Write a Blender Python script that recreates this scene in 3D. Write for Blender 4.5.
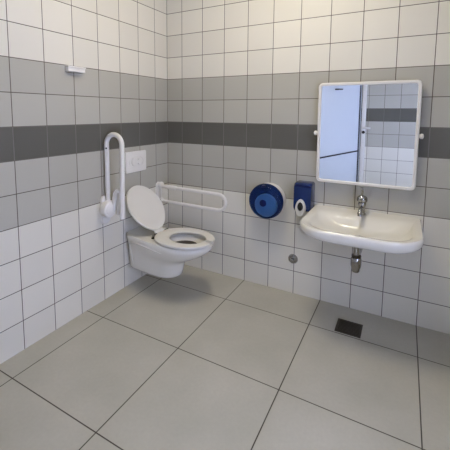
import bpy, bmesh, math, random
from mathutils import Vector, Matrix
PI = math.pi
S = bpy.context.scene
COL = S.collection
for o in list(bpy.data.objects):
    bpy.data.objects.remove(o)

# ------------------------------------------------------------ camera
cam_d = bpy.data.cameras.new('camera')
cam = bpy.data.objects.new('camera', cam_d); COL.objects.link(cam)
yaw, pitch, roll = -0.5103, -0.1027, 0.0056
f_ = Vector((math.sin(yaw)*math.cos(pitch), math.cos(yaw)*math.cos(pitch), math.sin(pitch)))
r_ = Vector((math.cos(yaw), -math.sin(yaw), 0)); u_ = r_.cross(f_)
r2 = math.cos(roll)*r_ + math.sin(roll)*u_; u2 = -math.sin(roll)*r_ + math.cos(roll)*u_
m = Matrix((r2, u2, -f_)).transposed().to_4x4(); m.translation = Vector((1.8229, -2.4399, 1.3477))
cam.matrix_world = m
cam_d.sensor_width = 36; cam_d.lens = 342.74/450*36
cam_d.shift_x = (225-212.87)/450; cam_d.shift_y = -(225-147.86)/450
cam_d.clip_start = 0.02
S.camera = cam

# ------------------------------------------------------------ world, light, exposure
W = bpy.data.worlds.new('world'); S.world = W; W.use_nodes = True
bg = W.node_tree.nodes['Background']; bg.inputs[0].default_value = (0.56, 0.635, 1.0, 1); bg.inputs[1].default_value = 11.5
S.view_settings.view_transform = 'Standard'; S.view_settings.look = 'None'
S.view_settings.gamma = 1; S.view_settings.use_curve_mapping = False
S.view_settings.exposure = 0.0
RX, RY, RZ = 2.72, -3.06, 2.80           # right side wall, back wall, ceiling
WY0, WY1, WZ0, WZ1 = -2.75, -1.45, 0.40, 1.75   # window opening in the side wall
def area(name, loc, rot, sx, sy, power, color, portal=False):
    d = bpy.data.lights.new(name, 'AREA'); d.shape = 'RECTANGLE'; d.size = sx; d.size_y = sy
    d.energy = power; d.color = color
    o = bpy.data.objects.new(name, d); COL.objects.link(o); o.location = loc; o.rotation_euler = rot
    if portal: d.cycles.is_portal = True
    return o
area('window_portal', (RX+0.06, (WY0+WY1)/2, (WZ0+WZ1)/2), (0, PI/2, 0), WZ1-WZ0, WY1-WY0, 1, (1, 1, 1), True)
LAMP = (1.15, -0.95)
area('ceiling_lamp_light', (LAMP[0], LAMP[1], RZ-0.075), (0, 0, 0), 0.5, 0.5, 18.5, (1.0, 0.90, 0.70))

# ------------------------------------------------------------ materials
def new_mat(name):
    mt = bpy.data.materials.new(name); mt.use_nodes = True
    return mt, mt.node_tree.nodes, mt.node_tree.links, mt.node_tree.nodes['Principled BSDF']
def lin(c):
    return tuple((v/12.92 if v <= .04045 else ((v+.055)/1.055)**2.4) for v in [x/255 for x in c])+(1,)
def simple(name, rgb, rough=.4, metal=0, noise=0.03, coat=0, spec=.5, trans=0, ior=1.45):
    mt, N, L, b = new_mat(name)
    c = lin(rgb)
    nz = N.new('ShaderNodeTexNoise'); nz.inputs['Scale'].default_value = 12
    tc = N.new('ShaderNodeTexCoord'); L.new(tc.outputs['Object'], nz.inputs['Vector'])
    mx = N.new('ShaderNodeMix'); mx.data_type = 'RGBA'
    mx.inputs[6].default_value = tuple(v*(1-noise) for v in c[:3])+(1,)
    mx.inputs[7].default_value = tuple(min(1, v*(1+noise)) for v in c[:3])+(1,)
    L.new(nz.outputs['Fac'], mx.inputs[0]); L.new(mx.outputs[2], b.inputs['Base Color'])
    b.inputs['Roughness'].default_value = rough; b.inputs['Metallic'].default_value = metal
    b.inputs['Coat Weight'].default_value = coat; b.inputs['Specular IOR Level'].default_value = spec
    b.inputs['Transmission Weight'].default_value = trans; b.inputs['IOR'].default_value = ior
    return mt
class G:   # tiny node-math helper
    def __init__(s, N, L): s.N, s.L = N, L
    def m(s, op, a, b=None, c=None):
        n = s.N.new('ShaderNodeMath'); n.operation = op
        for i, v in enumerate((a, b, c)):
            if v is None: continue
            if isinstance(v, (int, float)): n.inputs[i].default_value = v
            else: s.L.new(v, n.inputs[i])
        return n.outputs[0]
    def mix(s, f, a, b):
        n = s.N.new('ShaderNodeMix'); n.data_type = 'RGBA'
        for i, v in ((0, f), (6, a), (7, b)):
            if isinstance(v, (tuple, float, int)): n.inputs[i].default_value = v
            else: s.L.new(v, n.inputs[i])
        return n.outputs[2]
T, TH, FZ = 0.2, 0.1823, 0.1718
WHITE = (222, 219, 208); GREY = (180, 178, 168); DARK = (97, 96, 90)
def wall_tile(name, axis, sign, off):
    mt, N, L, b = new_mat(name); g = G(N, L)
    geo = N.new('ShaderNodeNewGeometry'); sp = N.new('ShaderNodeSeparateXYZ'); L.new(geo.outputs['Position'], sp.inputs[0])
    h = g.m('DIVIDE', g.m('SUBTRACT', g.m('MULTIPLY', sp.outputs[axis], sign), off), T)
    v = g.m('DIVIDE', g.m('SUBTRACT', sp.outputs[2], FZ), TH)
    def edge(x, size):
        fr = g.m('FRACT', x); return g.m('MULTIPLY', g.m('MINIMUM', fr, g.m('SUBTRACT', 1, fr)), size)
    d = g.m('MINIMUM', edge(h, T), edge(v, TH))
    corner = g.m('ABSOLUTE', sp.outputs[axis]) if off is not None else d
    d = g.m('MINIMUM', d, corner)
    mr = N.new('ShaderNodeMapRange'); mr.inputs[1].default_value = .0014; mr.inputs[2].default_value = .0027
    L.new(d, mr.inputs[0]); tile = mr.outputs[0]          # 0 = grout, 1 = tile
    row = g.m('FLOOR', v)
    is_grey = g.m('MULTIPLY', g.m('GREATER_THAN', row, 2.5), g.m('LESS_THAN', row, 7.5))
    is_dark = g.m('COMPARE', row, 5, .3)
    wn = N.new('ShaderNodeTexWhiteNoise'); wn.noise_dimensions = '2D'
    cv = N.new('ShaderNodeCombineXYZ'); L.new(g.m('FLOOR', h), cv.inputs[0]); L.new(row, cv.inputs[1]); L.new(cv.outputs[0], wn.inputs['Vector'])
    col = g.mix(is_grey, lin(WHITE), lin(GREY)); col = g.mix(is_dark, col, lin(DARK))
    hv = N.new('ShaderNodeHueSaturation'); L.new(col, hv.inputs['Color'])
    L.new(g.m('ADD', .965, g.m('MULTIPLY', wn.outputs['Value'], .07)), hv.inputs['Value'])
    grout = g.mix(is_dark, lin((84, 76, 68)), lin((124, 122, 118)))
    L.new(g.mix(tile, grout, hv.outputs[0]), b.inputs['Base Color'])
    L.new(g.m('SUBTRACT', .8, g.m('MULTIPLY', tile, .48)), b.inputs['Roughness'])
    b.inputs['Specular IOR Level'].default_value = .35
    nz = N.new('ShaderNodeTexNoise'); nz.inputs['Scale'].default_value = 5; L.new(geo.outputs['Position'], nz.inputs['Vector'])
    bp = N.new('ShaderNodeBump'); bp.inputs['Strength'].default_value = .5; bp.inputs['Distance'].default_value = .0015
    L.new(g.m('ADD', tile, g.m('MULTIPLY', nz.outputs['Fac'], .4)), bp.inputs['Height']); L.new(bp.outputs[0], b.inputs['Normal'])
    return mt
def floor_mat():
    mt, N, L, b = new_mat('floor_tile'); g = G(N, L)
    geo = N.new('ShaderNodeNewGeometry'); sp = N.new('ShaderNodeSeparateXYZ'); L.new(geo.outputs['Position'], sp.inputs[0])
    h = g.m('DIVIDE', g.m('SUBTRACT', sp.outputs[0], 0.1546), .6); v = g.m('DIVIDE', g.m('ADD', sp.outputs[1], .329), .6)
    def edge(x):
        fr = g.m('FRACT', x); return g.m('MULTIPLY', g.m('MINIMUM', fr, g.m('SUBTRACT', 1, fr)), .6)
    d = g.m('MINIMUM', edge(h), edge(v))
    mr = N.new('ShaderNodeMapRange'); mr.inputs[1].default_value = .0018; mr.inputs[2].default_value = .0034; L.new(d, mr.inputs[0])
    tile = mr.outputs[0]
    def noise(sc, det):
        nz = N.new('ShaderNodeTexNoise'); nz.inputs['Scale'].default_value = sc; nz.inputs['Detail'].default_value = det
        L.new(geo.outputs['Position'], nz.inputs['Vector']); return nz.outputs['Fac']
    n1, n2 = noise(3.5, 5), noise(60, 3)
    cr = N.new('ShaderNodeMapRange'); cr.inputs[1].default_value = .3; cr.inputs[2].default_value = .7; L.new(n1, cr.inputs[0])
    c = g.mix(cr.outputs[0], lin((180, 178, 164)), lin((193, 190, 177)))
    c = g.mix(g.m('MULTIPLY', n2, .35), c, lin((158, 154, 142)))
    L.new(g.mix(tile, lin((62, 56, 48)), c), b.inputs['Base Color'])
    L.new(g.m('ADD', .42, g.m('MULTIPLY', n1, .2)), b.inputs['Roughness'])
    bp = N.new('ShaderNodeBump'); bp.inputs['Strength'].default_value = .4; bp.inputs['Distance'].default_value = .0015
    L.new(g.m('ADD', tile, g.m('MULTIPLY', n2, .15)), bp.inputs['Height']); L.new(bp.outputs[0], b.inputs['Normal'])
    return mt
M = {
 'wl': wall_tile('wall_tiles_left', 1, -1, 0.1667), 'wr': wall_tile('wall_tiles_front', 0, 1, 0.1546),
 'floor': floor_mat(), 'plaster': simple('ceiling_paint', (232, 229, 222), .9),
 'ceramic': simple('white_ceramic', (232, 230, 222), .14, noise=.01, coat=.3),
 'plastic': simple('white_plastic', (230, 228, 224), .3, noise=.01),
 'seatp': simple('seat_plastic', (222, 220, 213), .28, noise=.01),
 'rail': simple('white_coated_metal', (232, 230, 226), .28, noise=.01),
 'chrome': simple('chrome', (158, 158, 158), .12, 1),
 'steel': simple('dull_steel', (86, 82, 76), .42, .85, noise=.2),
 'dark': simple('dark_rubber_and_hole_shade', (28, 27, 26), .6), 'bowl_disc': simple('dark_brown', (40, 32, 26), .35),
 'blue': simple('blue_plastic', (17, 40, 92), .2, noise=.1, coat=.3),
 'bluelight': simple('pale_blue_roll', (86, 142, 210), .35, noise=.15),
 'bluedark': simple('dark_blue_plastic', (10, 26, 84), .3),
 'paper': simple('roll_paper', (228, 228, 226), .9),
 'door': simple('door_laminate', (196, 202, 206), .3, noise=.01), 'black': simple('black_and_gap_shade', (34, 34, 36), .6),
}
mt, N, L, b = new_mat('mirror_glass'); b.inputs['Metallic'].default_value = 1; b.inputs['Roughness'].default_value = .0
b.inputs['Base Color'].default_value = (.86, .90, .93, 1); M['mirror'] = mt
mt, N, L, b = new_mat('blue_clear_plastic'); b.inputs['Base Color'].default_value = lin((26, 56, 112)); b.inputs['Roughness'].default_value = .12
tr_ = N.new('ShaderNodeBsdfTransparent'); tr_.inputs[0].default_value = (.32, .54, .86, 1); mxs = N.new('ShaderNodeMixShader'); mxs.inputs[0].default_value = .35
L.new(tr_.outputs[0], mxs.inputs[1]); L.new(b.outputs[0], mxs.inputs[2]); L.new(mxs.outputs[0], N['Material Output'].inputs['Surface']); M['clear'] = mt
mt, N, L, b = new_mat('lamp_diffuser'); b.inputs['Emission Color'].default_value = (1, .88, .72, 1); b.inputs['Emission Strength'].default_value = 2.5
M['lamp'] = mt
mt, N, L, b = new_mat('window_glass'); b.inputs['Transmission Weight'].default_value = 1; b.inputs['Roughness'].default_value = 0; b.inputs['IOR'].default_value = 1.05
M['glass'] = mt

# ------------------------------------------------------------ mesh helpers
def link(name, bm, mat, parent=None, smooth=True, bevel=0, loc=None):
    me = bpy.data.meshes.new(name)
    bmesh.ops.recalc_face_normals(bm, faces=bm.faces)
    bm.to_mesh(me); bm.free()
    if smooth:
        for p in me.polygons: p.use_smooth = True
        me.set_sharp_from_angle(angle=math.radians(42))
    me.materials.append(M[mat])
    o = bpy.data.objects.new(name, me); COL.objects.link(o)
    if bevel:
        md = o.modifiers.new('bevel', 'BEVEL'); md.width = bevel; md.segments = 3; md.limit_method = 'ANGLE'; md.harden_normals = False
    if parent: o.parent = parent; o.matrix_parent_inverse = parent.matrix_basis.inverted()
    return o
def thing(name, label, cat, loc, group=None):
    o = bpy.data.objects.new(name, None); COL.objects.link(o); o.location = loc; o.empty_display_size = .1
    o['label'] = label; o['category'] = cat
    if group: o['group'] = group
    return o
def tag(o, label, cat): o['label'] = label; o['category'] = cat; return o
def struct(o): o['kind'] = 'structure'; return o
def box(bm, x0, x1, y0, y1, z0, z1):
    v = [bm.verts.new((x, y, z)) for x in (x0, x1) for y in (y0, y1) for z in (z0, z1)]
    for q in ((0,1,3,2),(4,6,7,5),(0,4,5,1),(2,3,7,6),(0,2,6,4),(1,5,7,3)): bm.faces.new([v[i] for i in q])
def B(*a):
    bm = bmesh.new(); box(bm, *a); return bm
def loft(bm, rings, cap0=True, cap1=True, close=False):
    vr = [[bm.verts.new(p) for p in r] for r in rings]; n = len(rings[0])
    prs = list(zip(vr, vr[1:]))+([(vr[-1], vr[0])] if close else [])
    for a, c in prs:
        for i in range(n):
            bm.faces.new((a[i], a[(i+1) % n], c[(i+1) % n], c[i]))
    if not close:
        if cap0: bm.faces.new(vr[0][::-1])
        if cap1: bm.faces.new(vr[-1])
def tube(bm, pts, r, n=14):
    pts = [Vector(p) for p in pts]; rings = []
    rr = r if isinstance(r, (list, tuple)) else [r]*len(pts)
    t = (pts[1]-pts[0]).normalized(); ref = Vector((0, 0, 1)) if abs(t.z) < .9 else Vector((1, 0, 0))
    u = t.cross(ref).normalized()
    for i, p in enumerate(pts):
        if i == 0: t = (pts[1]-p)
        elif i == len(pts)-1: t = (p-pts[i-1])
        else: t = (pts[i+1]-p).normalized()+(p-pts[i-1]).normalized()
        t.normalize(); u = (u-t*u.dot(t)).normalized(); w = t.cross(u)
        rings.append([p+rr[i]*(math.cos(a)*u+math.sin(a)*w) for a in [2*PI*k/n for k in range(n)]])
    loft(bm, rings)
def lathe(bm, c, ax, prof, n=32):   # prof: (radius, distance along axis)
    c = Vector(c); ax = Vector(ax).normalized(); ref = Vector((0, 0, 1)) if abs(ax.z) < .9 else Vector((1, 0, 0))
    u = ax.cross(ref).normalized(); w = ax.cross(u)
    loft(bm, [[c+ax*h+max(r, 1e-4)*(math.cos(a)*u+math.sin(a)*w) for a in [2*PI*k/n for k in range(n)]] for r, h in prof])
def arc(c, r, a0, a1, n, ex, ez):   # arc in the plane of ex, ez
    c, ex, ez = Vector(c), Vector(ex), Vector(ez)
    return [c+r*(math.cos(a)*ex+math.sin(a)*ez) for a in [a0+(a1-a0)*i/n for i in range(n+1)]]
def rrect(w, h, r, n=6):            # rounded rectangle outline, centred
    out = []
    for cx, cy, a0 in ((w/2-r, h/2-r, 0), (-w/2+r, h/2-r, PI/2), (-w/2+r, -h/2+r, PI), (w/2-r, -h/2+r, 1.5*PI)):
        out += [(cx+r*math.cos(a0+PI/2*i/n), cy+r*math.sin(a0+PI/2*i/n)) for i in range(n+1)]
    return out

# ------------------------------------------------------------ structure
t_ = .12
struct(link('floor', B(-t_, RX+t_, RY-t_, t_, -.1, 0), 'floor', smooth=False))
struct(link('ceiling', B(-t_, RX+t_, RY-t_, t_, RZ, RZ+.1), 'plaster', smooth=False))
struct(link('wall_left', B(-t_, 0, RY-t_, t_, 0, RZ), 'wl', smooth=False))
struct(link('wall_front', B(0, RX, 0, t_, 0, RZ), 'wr', smooth=False))
struct(link('wall_back', B(0, RX, RY-t_, RY, 0, RZ), 'wr', smooth=False))
bm = bmesh.new()
box(bm, RX, RX+t_, RY-t_, WY0, 0, RZ); box(bm, RX, RX+t_, WY1, t_, 0, RZ)
box(bm, RX, RX+t_, WY0, WY1, 0, WZ0); box(bm, RX, RX+t_, WY0, WY1, WZ1, RZ)
struct(link('wall_right', bm, 'wl', smooth=False))
bm = bmesh.new(); fw = .05
box(bm, RX+.03, RX+.09, WY0, WY0+fw, WZ0, WZ1); box(bm, RX+.03, RX+.09, WY1-fw, WY1, WZ0, WZ1)
box(bm, RX+.03, RX+.09, WY0+fw, WY1-fw, WZ0, WZ0+fw); box(bm, RX+.03, RX+.09, WY0+fw, WY1-fw, WZ1-fw, WZ1)
ym = (WY0+WY1)/2; box(bm, RX+.03, RX+.09, ym-.025, ym+.025, WZ0+fw, WZ1-fw)
w1 = struct(link('window_1', bm, 'plastic', smooth=False))
link('pane', B(RX+.058, RX+.062, WY0+fw, WY1-fw, WZ0+fw, WZ1-fw), 'glass', w1, smooth=False)
# door leaf standing open into the room behind the camera (seen in the mirror)
HX, HY = 1.275, RY
ddir = Vector((-.42, .907, 0)).normalized(); dn = Vector((ddir.y, -ddir.x, 0))
def leafbox(bm, s0, s1, n0, n1, z0, z1):
    v = [bm.verts.new(Vector((HX, HY, z))+ddir*s+dn*n) for s in (s0, s1) for n in (n0, n1) for z in (z0, z1)]
    for q in ((0,1,3,2),(4,6,7,5),(0,4,5,1),(2,3,7,6),(0,2,6,4),(1,5,7,3)): bm.faces.new([v[i] for i in q])
bm = bmesh.new(); leafbox(bm, .03, 1.08, -.045, -.004, .01, 2.06)
d1 = struct(link('door_1', bm, 'door', smooth=False))
bm = bmesh.new(); leafbox(bm, .055, .085, -.005, .001, .03, 2.0); leafbox(bm, .085, 1.07, -.005, .001, .645, .665)
link('door_gap_shade', bm, 'black', d1, smooth=False)  # black strips laid on the leaf as the shade in its gaps
bm = bmesh.new(); leafbox(bm, .60, .66, .0, .008, 1.53, 1.55)
q = Vector((HX, HY, 1.54)); tube(bm, [q+ddir*.55+dn*.03, q+ddir*.71+dn*.03], .008); tube(bm, [q+ddir*.63+dn*.0, q+ddir*.63+dn*.03], .008)
link('door_hook', bm, 'steel', d1)
struct(link('trim_1', B(HX-.005, HX+.05, RY, RY+.03, 0, 2.1), 'plastic', smooth=False, bevel=.004))
bm = bmesh.new(); tube(bm, [(HX+.025, RY+.03, .99), (HX+.025, RY+.07, .99), (HX+.04, RY+.075, .99), (HX+.12, RY+.078, .99)], .013)
lathe(bm, (HX+.025, RY+.03, .99), (0, 1, 0), [(.024, 0), (.024, .008)])
hd = tag(link('door_handle', bm, 'plastic'), 'white lever handle on the door frame seen in the mirror', 'door handle')
bm = bmesh.new(); lathe(bm, (HX+.025, RY+.03, .925), (0, 1, 0), [(.022, 0), (.022, .008), (.0, .009)]); link('keyhole_cover', bm, 'black', hd)

# ceiling lamp
lt = thing('ceiling_lamp', 'square white ceiling lamp with glowing diffuser above the middle of the room', 'ceiling lamp', (LAMP[0], LAMP[1], RZ))
link('housing', B(LAMP[0]-.3, LAMP[0]+.3, LAMP[1]-.3, LAMP[1]+.3, RZ-.05, RZ), 'plastic', lt, smooth=False, bevel=.006)
link('diffuser', B(LAMP[0]-.27, LAMP[0]+.27, LAMP[1]-.27, LAMP[1]+.27, RZ-.066, RZ-.05), 'lamp', lt, smooth=False)

# ------------------------------------------------------------ toilet
TY = -.45
toi = thing('toilet', 'white wall-hung toilet with open front seat and raised lid', 'toilet', (0, TY, .13))
NP = 72
def sm(t): t = max(0, min(1, t)); return t*t*(3-2*t)
def tring(x1, w, wb, z, xc, inset=0, x0=0):
    pts = []
    for k in range(NP):
        a = 2*PI*k/NP; c, s = math.cos(a), math.sin(a)
        if c >= 0:
            x = xc+(x1-xc)*c; y = w*s
        else:
            x = xc+(xc-x0)*(-abs(c)**.55); ww = wb+(w-wb)*sm((x-x0-.08)/(xc-x0-.08)); y = ww*math.copysign(abs(s)**.38, s)
        pts.append((x, TY+y, z))
    return pts
def ell(cx, a, b_, z):
    return [(cx+a*math.cos(2*PI*k/NP), TY+b_*math.sin(2*PI*k/NP), z) for k in range(NP)]
bm = bmesh.new()
R = [tring(.39, .075, .066, .142, .28), tring(.425, .090, .082, .148, .30), tring(.445, .102, .094, .165, .32),
     tring(.452, .108, .102, .20, .33), tring(.465, .115, .109, .25, .34), tring(.50, .126, .115, .285, .36),
     tring(.57, .146, .121, .315, .40), tring(.638, .166, .130, .35, .43), tring(.680, .179, .142, .385, .45),
     tring(.694, .184, .149, .405, .46), tring(.696, .184, .151, .422, .46), tring(.690, .180, .148, .430, .46),
     tring(.680, .172, .142, .432, .46), ell(.50, .165, .140, .432), ell(.50, .155, .130, .426), ell(.49, .148, .124, .41), ell(.48, .13, .105, .385),
     ell(.475, .105, .085, .365), ell(.47, .085, .065, .352), ell(.45, .06, .05, .30), ell(.43, .03, .03, .26)]
loft(bm, R)
bowl = link('bowl', bm, 'ceramic', toi)
# raised border of the recessed side panel
from mathutils.bvhtree import BVHTree
bvh = BVHTree.FromPolygons([v.co for v in bowl.data.vertices], [p.vertices for p in bowl.data.polygons])
for s in (-1, 1):
    pth = []
    for x, z in ((.07, .19), (.06, .25), (.055, .32), (.062, .355), (.08, .375), (.11, .385), (.16, .388), (.22, .388), (.28, .386), (.34, .382), (.40, .374)):
        hit = bvh.ray_cast(Vector((x, TY+s*.6, z)), Vector((0, -s, 0)))[0]
        pth.append(Vector((x, hit.y+s*.0005, z)))
    bm = bmesh.new(); tube(bm, pth, [.003]+[.0075]*9+[.003], 10); link('side_rib', bm, 'ceramic', toi)
bm = bmesh.new(); lathe(bm, (.475, TY+.004, .388), (0, 0, 1), [(.0, -.002), (.100, -.002), (.100, 0), (0, .0)]); link('bowl_disc', bm, 'bowl_disc', toi)  # dark brown disc high in the bowl, showing as a dark crescent
# seat with open front
bm = bmesh.new(); ga = math.radians(6.5); n = 64; rings = []
for k in range(n+1):
    a = ga+(2*PI-2*ga)*k/n; c, s = math.cos(a), math.sin(a)
    ao, ai = Vector((.49+.215*c, TY+.188*s)), Vector((.505+.138*c, TY+.112*s))
    if c < 0: ao.x = .49+.235*(-abs(c)**.8)
    mid = (ao+ai)/2; h = (ao-ai)/2; ring = []
    for j in range(14):
        b2 = 2*PI*j/14; cc, ss = math.cos(b2), math.sin(b2)
        p = mid+h*math.copysign(abs(cc)**.6, cc); ring.append((p.x, p.y, .447+.0115*math.copysign(abs(ss)**.6, ss)))
    rings.append(ring)
loft(bm, rings); link('seat', bm, 'seatp', toi)
# lid
th = math.radians(53); ex = Vector((-math.cos(th), 0, math.sin(th))); en = Vector((math.sin(th), 0, math.cos(th)))
lc = Vector((.127, TY, .621)); bm = bmesh.new(); rings = []
for sc, hh in ((.80, -.004), (.95, -.006), (.985, -.004), (1.0, .0), (1.0, .006), (.985, .011), (.96, .012), (.94, .010), (.7, .009)):
    ring = []
    for k in range(NP):
        a = 2*PI*k/NP; c, s = math.cos(a), math.sin(a)
        wx = .192*c; wy = .178*s
        if c < -.0: wy *= 1-.10*c*c
        ring.append(lc+ex*wx*sc+Vector((0, 1, 0))*wy*sc+en*hh)
    rings.append(ring)
loft(bm, rings); lid = link('lid', bm, 'seatp', toi)
bm = bmesh.new()
v = []
for s0, w0, t0 in ((-.188, .05, .010), (-.215, .046, .012), (-.235, .044, .012)):
    v.append([lc+ex*s0+Vector((0, y, 0))+en*h for y, h in ((-w0, -t0/2), (w0, -t0/2), (w0, t0/2), (-w0, t0/2))])
loft(bm, v); link('lid_tab', bm, 'seatp', lid, bevel=.003)
for s in (-1, 1):
    bm = bmesh.new(); y = TY+s*.068
    tube(bm, [(.262, y-.02, .447), (.262, y+.02, .447)], .011, 16)
    lathe(bm, (.262, y, .43), (0, 0, 1), [(.014, 0), (.014, .004), (.011, .014)])
    h = link('hinge', bm, 'chrome', toi)
    bm = bmesh.new(); lathe(bm, (.268, TY+s*.092, .4325), (0, 0, 1), [(0, 0), (.014, 0), (.014, .006), (.010, .008), (0, .008)], 20); link('hinge_hole_shade', bm, 'dark', toi)  # dark discs stand in for the shade inside the hinge holes

# flush plate
fl = thing('flush_plate', 'white flush plate with oval double button on the wall above the toilet', 'flush plate', (0, -.421, .88))
bm = bmesh.new(); o_ = rrect(.232, .162, .008)
P = lambda out, x, k=1: [(x, -.421+p[0]*k, .964+p[1]*k) for p in out]
loft(bm, [P(o_, 0), P(o_, .008), P(rrect(.226, .156, .008), .012)]); link('plate', bm, 'plastic', fl)
def lobes(x, k, dy=0, part=0):
    pts = []
    for i in range(40):
        a = 2*PI*i/40
        r = (.060+.006*math.cos(2*a))*k
        yy, zz = r*math.cos(a)*1.12, r*math.sin(a)*.78
        if part == 1: yy = min(yy, .012)
        pts.append((x, -.421+yy, .964+zz))
    return pts
bm = bmesh.new(); loft(bm, [lobes(.011, 1.12), lobes(.0145, 1.1), lobes(.0145, 1.02), lobes(.0115, 1.0)], cap0=False); link('button_surround', bm, 'plastic', fl)
for cy, rx, rz in ((-.445, .034, .034), (-.392, .022, .026)):
    bm = bmesh.new()
    loft(bm, [[(x, cy+rx*k*math.cos(2*PI*i/28), .964+rz*k*math.sin(2*PI*i/28)) for i in range(28)] for x, k in ((.0115, 1), (.017, 1), (.0195, .9), (.0185, .5))])
    link('button', bm, 'plastic', fl)

# ------------------------------------------------------------ fold-down grab rail (lowered, beside the front wall)
r = .0135
def wallplate(bm, y, z0, z1, w=.095):
    out = rrect(w, z1-z0, .03); loft(bm, [[(x, y+p[0]*k, (z0+z1)/2+p[1]*k) for p in out] for x, k in ((0, 1), (.01, 1), (.016, .93))])
ry = -.145
gr = thing('grab_rail', 'lowered white U-shaped grab rail reaching out between toilet and grey wall', 'grab rail', (0, ry, .665))
bm = bmesh.new(); wallplate(bm, ry, .575, .755, .06); link('wall_plate', bm, 'rail', gr)
bm = bmesh.new()
tube(bm, [(.035, ry, .721)]+arc((.590, ry, .654), .063, PI/2, -PI/2, 14, (1, 0, 0), (0, 0, 1))+[(.035, ry, .595)], r, 18); link('rail_tube', bm, 'rail', gr)
bm = bmesh.new(); tube(bm, [(.10, ry, .7205), (.105, ry, .7205), (.185, ry, .720), (.19, ry, .720)], [r+.001, r+.005, r+.005, r+.001], 18); link('collar', bm, 'rail', gr)
bm = bmesh.new(); tube(bm, [(.012, ry, .732), (.06, ry, .723)], .013, 14); tube(bm, [(.012, ry, .60), (.05, ry, .597)], .013, 14)
tube(bm, [(.028, ry, .735), (.028, ry, .595)], .008, 14); link('bracket', bm, 'rail', gr)
bm = bmesh.new(); lathe(bm, (.030, ry-.025, .732), (0, 1, 0), [(.0, 0), (.016, .001), (.023, .007), (.025, .015), (.025, .035), (.023, .043), (.016, .049), (0, .05)], 28); link('pivot_cap', bm, 'rail', gr)
bm = bmesh.new(); lathe(bm, (.034, ry-.024, .60), (0, 1, 0), [(0, 0), (.008, .0), (.008, .01)], 16); link('pivot_bolt', bm, 'dark', gr)
bm = bmesh.new(); lathe(bm, (.034, ry-.02, .60), (0, 1, 0), [(.0, 0), (.018, .001), (.02, .005), (.02, .035), (.018, .039), (0, .04)], 24); link('pivot_hub', bm, 'rail', gr)

# folded-up rail on the other side
ly = -.745
gl = thing('grab_rail', 'white U-shaped grab rail folded up against the wall left of the toilet', 'grab rail', (0, ly, .66))
bm = bmesh.new(); wallplate(bm, ly, .56, .765, .08); link('wall_plate', bm, 'rail', gl)
bm = bmesh.new()
tube(bm, [(.034, ly, .675)]+arc((.105, ly, 1.125), .071, PI, 0, 16, (1, 0, 0), (0, 0, 1))+[(.168, ly, .645)], .0165, 18); link('rail_tube', bm, 'rail', gl)
bm = bmesh.new(); lathe(bm, (.03, ly-.024, .678), (1, 0, 0), [(.0, 0), (.050, 0), (.055, .005), (.0565, .012), (.0565, .046), (.054, .052), (.048, .055), (0, .056)], 36); link('pivot_cap', bm, 'rail', gl)
bm = bmesh.new(); lathe(bm, (.084, ly-.024, .678), (1, 0, 0), [(.0, 0), (.040, .0), (.040, .004), (.036, .006), (0, .006)], 32); link('cap_disc', bm, 'rail', gl)
bm = bmesh.new()
tube(bm, [(.075, ly+.01, .66), (.088, ly+.01, .73), (.10, ly+.01, .78), (.12, ly+.01, .803), (.145, ly+.01, .80), (.165, ly+.005, .775)], [.02, .02, .02, .02, .018, .015], 14)
tube(bm, [(.145, ly+.012, .80), (.128, ly+.012, .72), (.118, ly+.012, .64)], [.015, .014, .012], 12)
link('bracket', bm, 'rail', gl)
bm = bmesh.new(); tube(bm, [(.168, ly, .79), (.168, ly, .62)], [.0185, .0185], 18); link('end_sleeve', bm, 'rail', gl)
bm = bmesh.new(); lathe(bm, (.045, ly-.017, 1.10), (0, 1, 0), [(0, 0), (.006, 0), (.006, .004)], 12); link('stop_pin', bm, 'dark', gl)

# ------------------------------------------------------------ paper dispenser
px_, pz_ = .962, .703
pd = thing('toilet_paper_dispenser', 'round toilet paper dispenser with blue cover and white back on the wall', 'paper dispenser', (px_, 0, pz_))
bm = bmesh.new(); lathe(bm, (px_, 0, pz_), (0, -1, 0), [(.10, 0), (.120, .004), (.124, .03), (.127, .082), (.125, .086), (.118, .086), (.114, .03), (0, .03)], 64); link('housing', bm, 'plastic', pd)
bm = bmesh.new(); lathe(bm, (px_+.004, 0, pz_-.028), (0, -1, 0), [(.0, .032), (.083, .032), (.085, .036), (.085, .118), (.082, .121), (.0, .121)], 48); link('paper_roll', bm, 'paper', pd)
bm = bmesh.new(); lathe(bm, (px_, 0, pz_), (0, -1, 0), [(.121, .0865), (.128, .0865), (.1285, .10), (.126, .120), (.118, .134), (.105, .141), (.05, .146), (0, .147)], 64); link('cover', bm, 'clear', pd)
bm = bmesh.new(); lathe(bm, (px_, 0, pz_), (0, -1, 0), [(.122, .086), (.1295, .086), (.1305, .094), (.1285, .10), (.122, .10)], 64); link('cover_rim', bm, 'blue', pd)
bm = bmesh.new(); lathe(bm, (px_-.006, -.1465, pz_-.006), (0, -1, 0), [(.026, 0), (.024, .004), (.018, .006), (0, .007)], 28); link('lock', bm, 'bluedark', pd)
bm = bmesh.new(); box(bm, px_-.022, px_+.006, -.143, -.10, pz_+.106, pz_+.122); link('latch', bm, 'bluedark', pd, bevel=.003)

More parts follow.
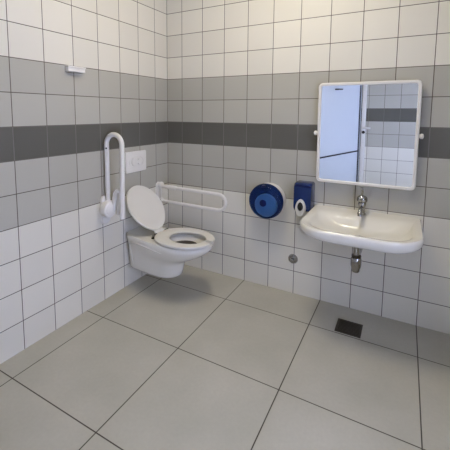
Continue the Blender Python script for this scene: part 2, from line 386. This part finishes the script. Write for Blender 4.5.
# ------------------------------------------------------------ soap dispenser
sx, sz = 1.226, .762
sd = thing('soap_dispenser', 'blue soap dispenser with white push lever beside the washbasin', 'soap dispenser', (sx, 0, sz))
bm = bmesh.new()
def sring(y, w, h, rr=.018, dz=0): return [(sx+p[0], y, sz+dz+p[1]) for p in rrect(w, h, rr)]
loft(bm, [sring(0, .127, .205), sring(-.05, .128, .207), sring(-.085, .127, .203, .02), sring(-.10, .12, .185, .025)]); link('housing', bm, 'blue', sd)
bm = bmesh.new(); loft(bm, [sring(-.095, .118, .012, .005, .082), sring(-.104, .112, .010, .004, .082)]); link('top_ridge', bm, 'bluedark', sd)
def oval(y, w, h, cz, k=1, n=32):
    out = []
    for i in range(n):
        a = 2*PI*i/n; s = math.sin(a); out.append((sx-.008+w*k*math.cos(a)*(1 if s < 0 else 1-.15*s), y, cz+h*k*s))
    return out
bm = bmesh.new()
loft(bm, [oval(-.098, .037, .062, .690), oval(-.112, .036, .061, .690), oval(-.118, .032, .056, .690), oval(-.118, .021, .034, .700), oval(-.112, .019, .031, .700)]); link('push_lever', bm, 'plastic', sd)
bm = bmesh.new(); loft(bm, [oval(-.112, .019, .031, .702), oval(-.121, .018, .029, .702), oval(-.124, .013, .023, .702)]); link('window', bm, 'dark', sd)
bm = bmesh.new(); tube(bm, [(sx-.008, -.075, .665), (sx-.008, -.08, .628)], [.012, .008], 16); link('nozzle', bm, 'plastic', sd)

# ------------------------------------------------------------ washbasin
bx0, bx1, bd, bz = 1.294, 1.942, .555, .70
bcx = (bx0+bx1)/2; bw = bx1-bx0
wb = thing('washbasin', 'wide white ceramic washbasin hung on the wall below the mirror', 'washbasin', (bcx, 0, .62))
def basin_ring(w, y0, y1, z, rb, rf, zf=0, n=10):
    """outline: back edge y0, front edge y1 (more negative); rb back corner, rf front corner radius"""
    pts = []; hw = w/2
    for cx, cy, a0, rr in ((hw-rf, y1+rf, -PI/2, rf), (hw-rb, y0-rb, 0, rb), (-hw+rb, y0-rb, PI/2, rb), (-hw+rf, y1+rf, PI, rf)):
        for i in range(n+1):
            a = a0+PI/2*i/n; x, y = cx+rr*math.cos(a), cy+rr*math.sin(a)
            pts.append((bcx+x, y, z+zf*(y-y0)/(y1-y0)))
    return pts
bm = bmesh.new()
loft(bm, [basin_ring(.20, -.02, -.34, .598, .05, .08), basin_ring(.36, -.0, -.40, .602, .03, .13), basin_ring(.50, 0, -.47, .615, .03, .16),
          basin_ring(.60, 0, -.52, .632, .03, .17), basin_ring(.635, 0, -.543, .648, .03, .18), basin_ring(.648, 0, -.552, .665, .03, .18),
          basin_ring(bw, 0, -bd, .688, .03, .18), basin_ring(bw-.004, 0, -bd+.003, .697, .028, .178), basin_ring(bw-.016, -.004, -bd+.010, .702, .026, .172),
          basin_ring(bw-.05, -.016, -bd+.03, .699, .03, .16), basin_ring(bw-.085, -.07, -bd+.055, .694, .05, .15), basin_ring(bw-.105, -.105, -bd+.068, .684, .06, .14),
          basin_ring(bw-.14, -.14, -bd+.09, .664, .08, .13), basin_ring(bw-.22, -.17, -bd+.13, .640, .08, .11), basin_ring(bw-.38, -.20, -bd+.19, .626, .07, .08), basin_ring(.06, -.28, -.34, .620, .025, .025)])
link('basin', bm, 'ceramic', wb)
bm = bmesh.new(); lathe(bm, (bcx, -.31, .6195), (0, 0, 1), [(.0, 0), (.03, 0), (.032, .003), (.024, .004), (.02, .001), (0, .001)]); link('drain_fitting', bm, 'chrome', wb)
# tap
tx, ty = 1.607, -.075
tp = thing('tap', 'chrome single lever mixer tap standing at the back of the washbasin', 'tap', (tx, ty, .699))
bm = bmesh.new(); lathe(bm, (tx, ty, .698), (0, 0, 1), [(.0, 0), (.026, 0), (.026, .005), (.021, .01), (.020, .05), (.023, .058), (.024, .075), (.02, .082), (0, .083)]); link('tap_body', bm, 'chrome', tp)
bm = bmesh.new(); tube(bm, [(tx, ty, .735), (tx, ty-.05, .742), (tx, ty-.10, .738), (tx, ty-.115, .728), (tx, ty-.117, .715)], [.016, .014, .012, .012, .012]); link('spout', bm, 'chrome', tp)
bm = bmesh.new(); lathe(bm, (tx, ty, .775), (0, 0, 1), [(.020, 0), (.031, .008), (.033, .02), (.030, .034), (.018, .044), (0, .047)])
link('cartridge_cap', bm, 'chrome', tp)
bm = bmesh.new(); tube(bm, [(tx, ty, .81), (tx, ty-.006, .835), (tx, ty-.018, .87)], [.008, .006, .0065]); link('lever', bm, 'chrome', tp)
# trap
qx, qy = 1.612, -.31
tr = thing('bottle_trap', 'chrome bottle trap hanging under the washbasin', 'bottle trap', (qx, qy, .41))
bm = bmesh.new(); tube(bm, [(qx, qy, .596), (qx, qy, .50)], .0185, 20); link('inlet_tube', bm, 'chrome', tr)
bm = bmesh.new(); lathe(bm, (qx, qy, .408), (0, 0, 1), [(0, 0), (.019, .0), (.022, .004), (.024, .022), (.029, .034), (.030, .048), (.030, .08), (.026, .088), (.02, .09)]); link('bottle', bm, 'chrome', tr)
bm = bmesh.new(); lathe(bm, (qx, qy, .499), (0, 0, 1), [(.02, 0), (.027, .001), (.027, .011), (.02, .013)], 12); link('collar_nut', bm, 'steel', tr)
bm = bmesh.new(); tube(bm, [(qx, qy, .478), (qx+.0, qy+.06, .478), (qx, -.01, .478)], .016, 18); lathe(bm, (qx, 0, .478), (0, -1, 0), [(.036, 0), (.034, .005), (.018, .012)]); link('outlet_pipe', bm, 'chrome', tr)
bm = bmesh.new(); tube(bm, [(qx+.018, qy+.02, .572), (qx+.075, qy+.02, .590)], [.022, .008], 4); link('fixing_bracket', bm, 'dark', tr)

# ------------------------------------------------------------ mirror (tilted slightly forward)
mx0, mx1, mz0, mz1 = 1.302, 1.90, .877, 1.548
mcx, mcz = (mx0+mx1)/2, (mz0+mz1)/2
mi = thing('mirror', 'rectangular tilting wall mirror in a white rounded frame above the washbasin', 'mirror', (mcx, -.045, mcz))
def mr_(y, grow, rr): return [(mcx+p[0], y, mcz+p[1]) for p in rrect(mx1-mx0+grow, mz1-mz0+grow, rr)]
bm = bmesh.new()
loft(bm, [mr_(-.024, -.02, .02), mr_(-.028, 0, .03), mr_(-.048, 0, .03), mr_(-.056, -.01, .026), mr_(-.056, -.034, .016), mr_(-.050, -.042, .012), mr_(-.030, -.042, .012)], close=True)
link('frame', bm, 'plastic', mi)
bm = bmesh.new(); loft(bm, [mr_(-.030, -.036, .012), mr_(-.047, -.036, .012)]); link('mirror_pane', bm, 'mirror', mi, smooth=False)
mi.rotation_euler = (math.radians(1.45), 0, 0)
for x, s in ((mx0, -1), (mx1, 1)):
    bm = bmesh.new(); lathe(bm, (x-s*.001, -.04, mcz), (s, 0, 0), [(.012, 0), (.012, .006), (.016, .008), (.016, .02), (.01, .024), (0, .025)], 20)
    tube(bm, [(x+s*.01, -.04, mcz), (x+s*.01, -.001, mcz)], .008, 12); link('pivot_knob', bm, 'plastic', mi)

# ------------------------------------------------------------ small things
bm = bmesh.new(); lathe(bm, (1.148, 0, .266), (0, -1, 0), [(.036, 0), (.036, .003), (.032, .010), (.022, .013), (.020, .017), (.012, .019), (0, .019)], 32)
vc = tag(link('valve_cover', bm, 'chrome'), 'small round chrome valve cover on the white tiles near the floor', 'valve cover')
bm = bmesh.new(); lathe(bm, (1.148, -.018, .266), (0, -1, 0), [(.013, 0), (.013, .012), (.009, .014), (0, .014)], 6); link('valve_screw', bm, 'chrome', vc)
x0, x1, y0, y1 = 1.508, 1.658, -.315, -.168
dr = thing('floor_drain', 'square dark metal drain grate set into the floor tiles', 'floor drain', ((x0+x1)/2, (y0+y1)/2, 0))
bm = bmesh.new(); box(bm, x0, x1, y0, y0+.012, 0, .003); box(bm, x0, x1, y1-.012, y1, 0, .003); box(bm, x0, x0+.012, y0+.012, y1-.012, 0, .003); box(bm, x1-.012, x1, y0+.012, y1-.012, 0, .003)
link('frame', bm, 'steel', dr, smooth=False)
bm = bmesh.new(); box(bm, x0+.012, x1-.012, y0+.012, y1-.012, 0, .0012); link('drain_pan', bm, 'dark', dr, smooth=False)
bm = bmesh.new()
for i in range(9):
    yb = y0+.0185+i*.0135; box(bm, x0+.013, x1-.013, yb, yb+.0065, .0012, .003)
link('grate', bm, 'steel', dr, smooth=False)
wbx = thing('wall_box', 'small flat white box on the upper left wall', 'wall box', (0, -.96, 1.59))
link('case', B(0, .032, -1.03, -.903, 1.592, 1.622), 'plastic', wbx, bevel=.004)
link('lid', B(.004, .036, -1.032, -.901, 1.616, 1.626), 'plastic', wbx, bevel=.002)
